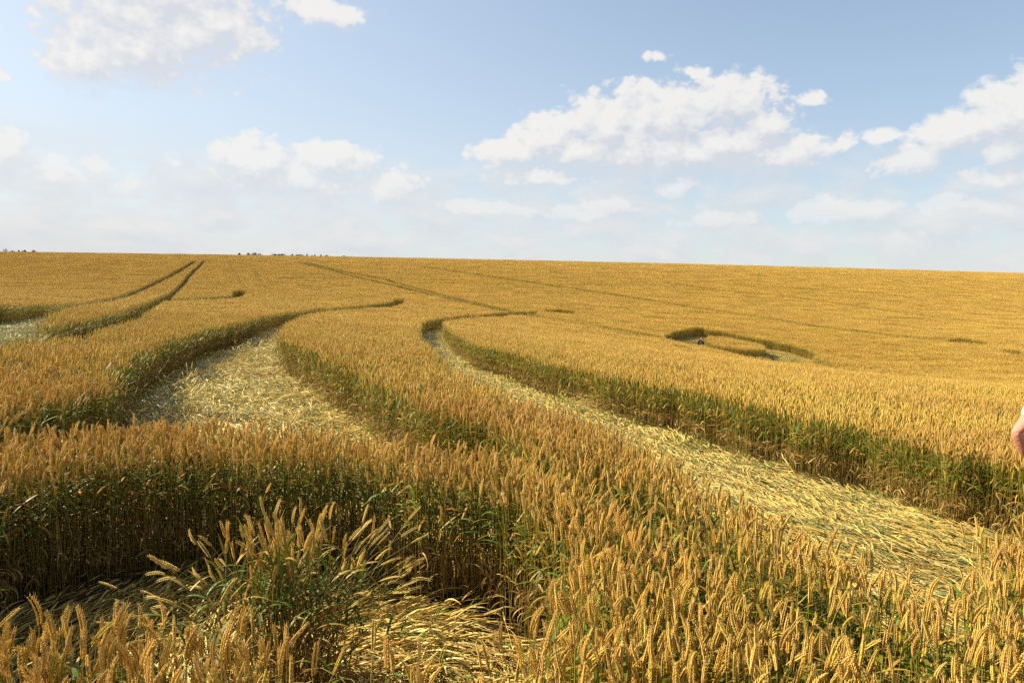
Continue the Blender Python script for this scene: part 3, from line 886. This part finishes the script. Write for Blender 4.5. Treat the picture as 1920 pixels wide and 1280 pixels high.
def tree(name, x, y, w, h, label, cat, group):
    root = link(bpy.data.objects.new(name, None)); root.location = (x, y, float(ground_z(x, y)) - .05)
    tag(root, label, cat, group)
    mb = MB()
    tube(mb, [(0, 0, 0), (.05, 0, h * .3), (0, .04, h * .62)], [.13, .10, .05], 7, [(.1, .08, .05)] * 3)
    for i in range(4):
        a = i * 1.6 + random.random(); z0 = h * random.uniform(.25, .45)
        tube(mb, [(0, 0, z0), (w * .3 * math.cos(a), w * .3 * math.sin(a), z0 + h * .15), (w * .5 * math.cos(a), w * .5 * math.sin(a), z0 + h * .3)], [.07, .045, .02], 5, [(.1, .08, .05)] * 3)
    t = link(bpy.data.objects.new("trunk", mb.mesh("trunk", M_BARK))); t.parent = root
    mb = MB()
    lobes = [(random.uniform(-.6, .6) * w, random.uniform(-.5, .5) * w, h * random.uniform(.35, .78), random.uniform(.35, .6)) for _ in range(7)] + [(0, 0, h * .62, .62), (0, 0, h * .4, .8)]
    for _ in range(900):
        lx, ly, lz, lr = random.choice(lobes)
        d = Vector((random.gauss(0, 1), random.gauss(0, 1), random.gauss(0, 1))).normalized() * random.random() ** .4
        p = Vector((lx + d.x * lr * w * 1.1, ly + d.y * lr * w * 1.1, min(h, lz + d.z * lr * h * .42)))
        if p.z < .15: continue
        s = random.uniform(.10, .2)
        q = Euler((random.uniform(0, 6), random.uniform(0, 6), random.uniform(0, 6))).to_matrix()
        mb.add([p + q @ Vector(v) * s for v in ((-1, -.5, 0), (.2, -.7, .2), (1, .1, 0), (0, .7, .15))], [(0, 1, 2, 3)], [(.05, .07, .02)] * 4)
    c = link(bpy.data.objects.new("crown", mb.mesh("crown", M_CROWN, False))); c.parent = root
    return root


# x, width, height at 340 m, and what tells the bush from its neighbours
HEDGE_MID = [(-134.6, 1.1, 3.81), (-132.7, 1.35, 3.96), (-129.8, 1.3, 3.47), (-127.4, 1.3, 4.15), (-124.5, 2.6, 3.65), (-119.5, 1.9, 3.71), (-117.6, .8, 3.73), (-115.5, 2.1, 3.62),
             (-112.6, 2.6, 3.52), (-110.5, .8, 3.41), (-109.2, 1.6, 3.43), (-107.2, 1.3, 3.85), (-105.2, 2.4, 3.95), (-102.8, .8, 3.64), (-101.3, 1.1, 3.39), (-98.9, .8, 3.50), (-95.2, .8, 3.39), (-93.1, 1.1, 3.45), (-82.8, 1.6, 3.32)]
LABEL_MID = ["small dark bush at the left end of the middle hedge on the skyline", "rounder dark bush next to the left end bush of the middle hedge", "low dim bush left of the tall peaked tree on the skyline",
             "tallest peaked dark tree in the left half of the middle hedge", "wide low bush just right of the tall peaked tree", "wide dark bush left of the centre of the middle hedge",
             "thin narrow bush beside the wide dark bush in the hedge", "long low bush near the centre of the middle hedge", "very wide flat bush at the centre of the middle hedge", "tiny bush in the dip of the hedge left of the domed tree",
             "low bush two places left of the broad domed tree", "pointed bush touching the left side of the broad domed tree", "broad domed dark tree, biggest of the middle hedge", "narrow bush just right of the broad domed tree",
             "low bush two places right of the broad domed tree", "faint low bush in the thinning right part of the hedge", "first of two small separate bushes right of the hedge", "second of two small separate bushes right of the hedge",
             "lone low bush on the skyline, farthest right of all bushes"]
for (tx, tw, th), lb in zip(HEDGE_MID, LABEL_MID):
    tree("tree" if "tree" in lb.split(',')[0].split(' of ')[0] and ('peaked dark tree' in lb or 'domed dark tree' in lb) else "bush", tx, 340 + random.uniform(-4, 4), tw, th + 1.1, lb,
         "tree" if ('peaked dark tree' in lb or 'domed dark tree' in lb) else "bush", "bushes of the hedge on the skyline")
HEDGE_LEFT = [(-254.5, 1.9, 4.3, "big dark bush cut by the left edge of the picture on the skyline"), (-249.3, 1.35, 3.8, "faint low mound of bush second from the left edge"),
              (-245.8, .6, 3.85, "narrow upright bush between two wider ones near the left edge"), (-242.8, 1.35, 4.1, "dark rounded bush in the middle of the far left group"),
              (-239.5, 1.1, 3.55, "lowest faint bush of the far left group"), (-236.8, 1.6, 4.05, "long dark bush ending the far left group on its right")]
for tx, tw, th, lb in HEDGE_LEFT:
    tree("bush", tx, 340 + random.uniform(-4, 4), tw, th + 1.1, lb, "bush", "bushes at the far left of the skyline")

# ------------------------------------------------------------------ people
M_SKIN = plain_material("skin", (.50, .22, .15), .5, .22, 70.0, .6, .35, .15)
M_WHITE = plain_material("white cotton", (.80, .80, .80), .85, .04, 200.0, .1)
M_DENIM = plain_material("blue denim", (.05, .075, .14), .85, .25, 150.0, .2)
M_HAIR = plain_material("grey brown hair", (.11, .085, .065), .6, .4, 90.0, .5)
M_SHOE = plain_material("brown leather", (.09, .05, .03), .5, .2, 40.0, .2)
M_SHIRT = plain_material("dark checked cotton", (.045, .05, .06), .85, .6, 14.0, .1)


def skinned(name, chains, mat, parent=None, levels=2):
    """one continuous surface grown over connected chains of (x, y, z, radius_x, radius_y)"""
    verts = []; edges = []; radii = []; index = {}
    for ch in chains:
        prev = None
        for p in ch:
            key = (round(p[0], 4), round(p[1], 4), round(p[2], 4))
            if key not in index:
                index[key] = len(verts); verts.append(key); radii.append((p[3], p[4] if len(p) > 4 else p[3]))
            if prev is not None and prev != index[key]: edges.append((prev, index[key]))
            prev = index[key]
    m = bpy.data.meshes.new(name); m.from_pydata(verts, edges, [])
    o = link(bpy.data.objects.new(name, m))
    sk = o.modifiers.new("skin", 'SKIN'); sk.use_smooth_shade = True; sk.branch_smoothing = .6
    for i, r in enumerate(radii):
        m.skin_vertices[0].data[i].radius = r
        m.skin_vertices[0].data[i].use_root = (i == 0)
    sb = o.modifiers.new("subdivision", 'SUBSURF'); sb.levels = levels; sb.render_levels = levels
    m.materials.append(mat)
    if parent: o.parent = parent
    return o


def hand_chains(wr, d, side, curl, s=1.0):
    """palm and five fingers from the wrist: d = pointing direction, side = towards the thumb, curl = bending direction"""
    wr, d, side, curl = Vector(wr), Vector(d).normalized(), Vector(side).normalized(), Vector(curl).normalized()
    palm = wr + d * .045 * s
    out = [[tuple(wr) + (.026 * s, .020 * s), tuple(palm) + (.034 * s, .016 * s)]]
    for k, (off, ln) in enumerate(((.030, .070), (.010, .080), (-.010, .074), (-.029, .058))):
        base = palm + d * .042 * s + side * off * s
        ch = [tuple(palm) + (.034 * s, .016 * s), tuple(base) + (.0105 * s,)]
        p = base; v = d.copy()
        for j in range(3):
            v = (v + curl * (.32 + .05 * k)).normalized(); p = p + v * ln * s * (.42, .33, .25)[j]
            ch.append(tuple(p) + ((.0095, .0085, .0065)[j] * s,))
        out.append(ch)
    b = palm - d * .012 * s + side * .030 * s
    out.append([tuple(palm) + (.034 * s, .016 * s), tuple(b) + (.013 * s,), tuple(b + (side * .8 + d * .6) * .032 * s) + (.011 * s,), tuple(b + (side * .75 + d + curl * .4) * .052 * s) + (.008 * s,)])
    return out


def head_chains(c, f, r, s=1.0):
    """neck top at c; f = facing, r = to the person's right; returns chains with nose, brow, chin and ears"""
    c, f, r = Vector(c), Vector(f).normalized(), Vector(r).normalized(); u = Vector((0, 0, 1))
    T = lambda v, a, b=None: tuple(v) + (a * s, (b or a) * s)
    jaw = c + u * .055 * s + f * .015 * s; mid = c + u * .115 * s + f * .008 * s; top = c + u * .178 * s - f * .004 * s
    ch = [[T(c, .056), T(jaw, .062, .072), T(mid, .074, .088), T(top, .060, .070)]]
    ch.append([T(jaw, .062, .072), T(jaw + f * .062 * s - u * .022 * s, .024)])                                   # chin
    ch.append([T(mid, .074, .088), T(mid + f * .088 * s - u * .012 * s, .014), T(mid + f * .108 * s - u * .030 * s, .012)])   # nose
    for k in (-1, 1):
        ch.append([T(mid, .074, .088), T(mid + r * k * .082 * s - u * .012 * s - f * .01 * s, .012, .020)])        # ears
    return ch


def walker():
    """a person beside the photographer, left hand on the hip, looking away over the field"""
    gx, gy = 3.243, 3.84
    gz = float(ground_z(gx, gy)) + .03
    root = link(bpy.data.objects.new("person", None)); root.location = (gx, gy, gz); root.scale = (.952, .952, .952)
    tag(root, "person in white short-sleeved shirt with hand on hip, elbow at the right edge", "person")
    P = (0, 0, .97)
    sh = lambda k: (.185 * k, 0, 1.465)
    EL = (-.430, -.04, 1.245); WL = (-.235, .03, 1.045)
    spine = [(0, 0, .97, .135, .09), (0, .01, 1.12, .120, .08), (0, .015, 1.28, .132, .085), (0, 0, 1.43, .125, .08), (0, -.005, 1.53, .060, .058), (0, .005, 1.58, .056, .056)]
    armL = [spine[3], sh(-1) + (.056,), (-.305, -.02, 1.36, .050), (EL[0] + .045, EL[1], EL[2] + .030, .046, .042), EL + (.021,), (EL[0] + .05, EL[1] + .014, EL[2] - .030, .054, .046), (-.33, -.0, 1.14, .056, .048), WL + (.026, .022)]
    armR = [spine[3], sh(1) + (.056,), (.225, .0, 1.30, .050), (.245, .0, 1.17, .040), (.25, .035, 1.03, .039), (.245, .07, .92, .026, .022)]
    legs = []
    for k in (-1, 1):
        legs.append([spine[0], (.095 * k, 0, .88, .095, .098), (.105 * k, .012, .68, .078), (.11 * k, .02, .49, .056), (.115 * k, -.008, .36, .056), (.12 * k, -.01, .12, .036), (.12 * k, -.005, .07, .040), (.125 * k, .10, .045, .036, .030), (.13 * k, .17, .04, .030, .024)])
    body = skinned("body", [spine, armL, armR] + legs + head_chains((0, .005, 1.58), (0, 1, 0), (1, 0, 0))
                   + hand_chains(WL, (.55, .62, -.35), (-.2, .45, .8), (.6, .1, -.3)) + hand_chains((.245, .07, .92), (0, .15, -1), (-.2, .95, .1), (-.6, .3, 0)), M_SKIN, root)
    skinned("shirt", [[(0, 0, .84, .185, .142), (0, 0, .95, .180, .136), (0, .01, 1.12, .168, .126), (0, .015, 1.28, .182, .128), (0, 0, 1.43, .162, .112), (0, -.004, 1.505, .078, .074)],
                      [(0, 0, 1.43, .162, .112), sh(-1) + (.084,), (-.265, -.014, 1.400, .074), (-.362, -.033, 1.308, .066, .060)],
                      [(0, 0, 1.43, .162, .112), sh(1) + (.084,), (.212, 0, 1.36, .077), (.230, 0, 1.27, .074, .070)]], M_WHITE, root)
    skinned("trousers", [[(0, 0, 1.08, .160, .116), (0, 0, 1.0, .166, .120), (0, 0, .93, .172, .126)]] + [[(0, 0, .93, .172, .126), (.098 * k, 0, .84, .118, .120), (.106 * k, .012, .68, .092), (.112 * k, .015, .49, .074), (.118 * k, -.005, .30, .068), (.12 * k, -.006, .10, .064)] for k in (-1, 1)], M_DENIM, root)
    skinned("hair", [[(0, -.035, 1.66, .070, .050), (0, -.030, 1.715, .082, .078), (0, -.012, 1.765, .072, .078), (0, .025, 1.785, .055, .05)]], M_HAIR, root)
    for k in (-1, 1):
        skinned("shoe", [[(.12 * k, -.045, .045, .042, .042), (.122 * k, .03, .05, .048, .045), (.126 * k, .11, .042, .048, .036), (.13 * k, .19, .036, .040, .030)]], M_SHOE, root)


def sitter():
    """somebody sitting hunched in the far ring, seen from behind the standing wheat"""
    gx, gy = 14.2, 51.6
    root = link(bpy.data.objects.new("person", None)); root.location = (gx, gy, float(ground_z(gx, gy)) + .04)
    root.rotation_euler = (0, 0, rad(-8)); root.scale = (.82, .82, .78)
    tag(root, "person in a dark grey-blue top crouching in the far ring against the shaded wheat", "person")
    hip = (-.12, 0, .14, .15, .14)
    spine = [hip, (-.14, 0, .32, .15, .12), (-.05, 0, .50, .165, .12), (.08, 0, .60, .12, .10), (.16, 0, .64, .055, .055), (.20, 0, .665, .055, .055)]
    arms = [[spine[3], (.09, .17 * k, .57, .06), (.20, .24 * k, .42, .045), (.27, .24 * k, .36, .04), (.40, .14 * k, .37, .035), (.46, .08 * k, .38, .025)] for k in (-1, 1)]
    legs = [[hip, (-.02, .11 * k, .16, .09), (.18, .16 * k, .32, .075), (.30, .17 * k, .44, .058), (.32, .17 * k, .26, .052), (.34, .16 * k, .08, .038), (.44, .17 * k, .05, .034)] for k in (-1, 1)]
    f = (.9, 0, -.35)
    skinned("body", [spine] + arms + legs + head_chains((.20, 0, .665), f, (0, -1, 0)) + hand_chains((.46, .08, .38), (.8, -.3, -.5), (.2, -.9, .2), (0, -.3, -.9)) + hand_chains((.46, -.08, .38), (.8, .3, -.5), (.2, .9, .2), (0, .3, -.9)), M_SKIN, root)
    skinned("shirt", [[(-.12, 0, .16, .175, .16), (-.15, 0, .33, .172, .14), (-.055, 0, .51, .185, .14), (.08, 0, .61, .135, .115), (.145, 0, .645, .075, .07)]] +
            [[(.08, 0, .61, .135, .115), (.09, .18 * k, .575, .078), (.20, .25 * k, .425, .062), (.255, .25 * k, .375, .058)] for k in (-1, 1)], M_SHIRT, root)
    skinned("trousers", [[(-.13, 0, .13, .17, .15), (-.12, 0, .12, .165, .15)]] + [[(-.12, 0, .12, .165, .15), (-.02, .115 * k, .165, .108), (.18, .165 * k, .33, .092), (.305, .175 * k, .44, .074), (.325, .175 * k, .26, .068), (.34, .165 * k, .10, .06)] for k in (-1, 1)], M_SHIRT, root)
    skinned("hair", [[(.20, 0, .76, .075, .075), (.235, 0, .81, .082, .085), (.27, 0, .835, .06, .06)]], M_HAIR, root)


walker()
sitter()
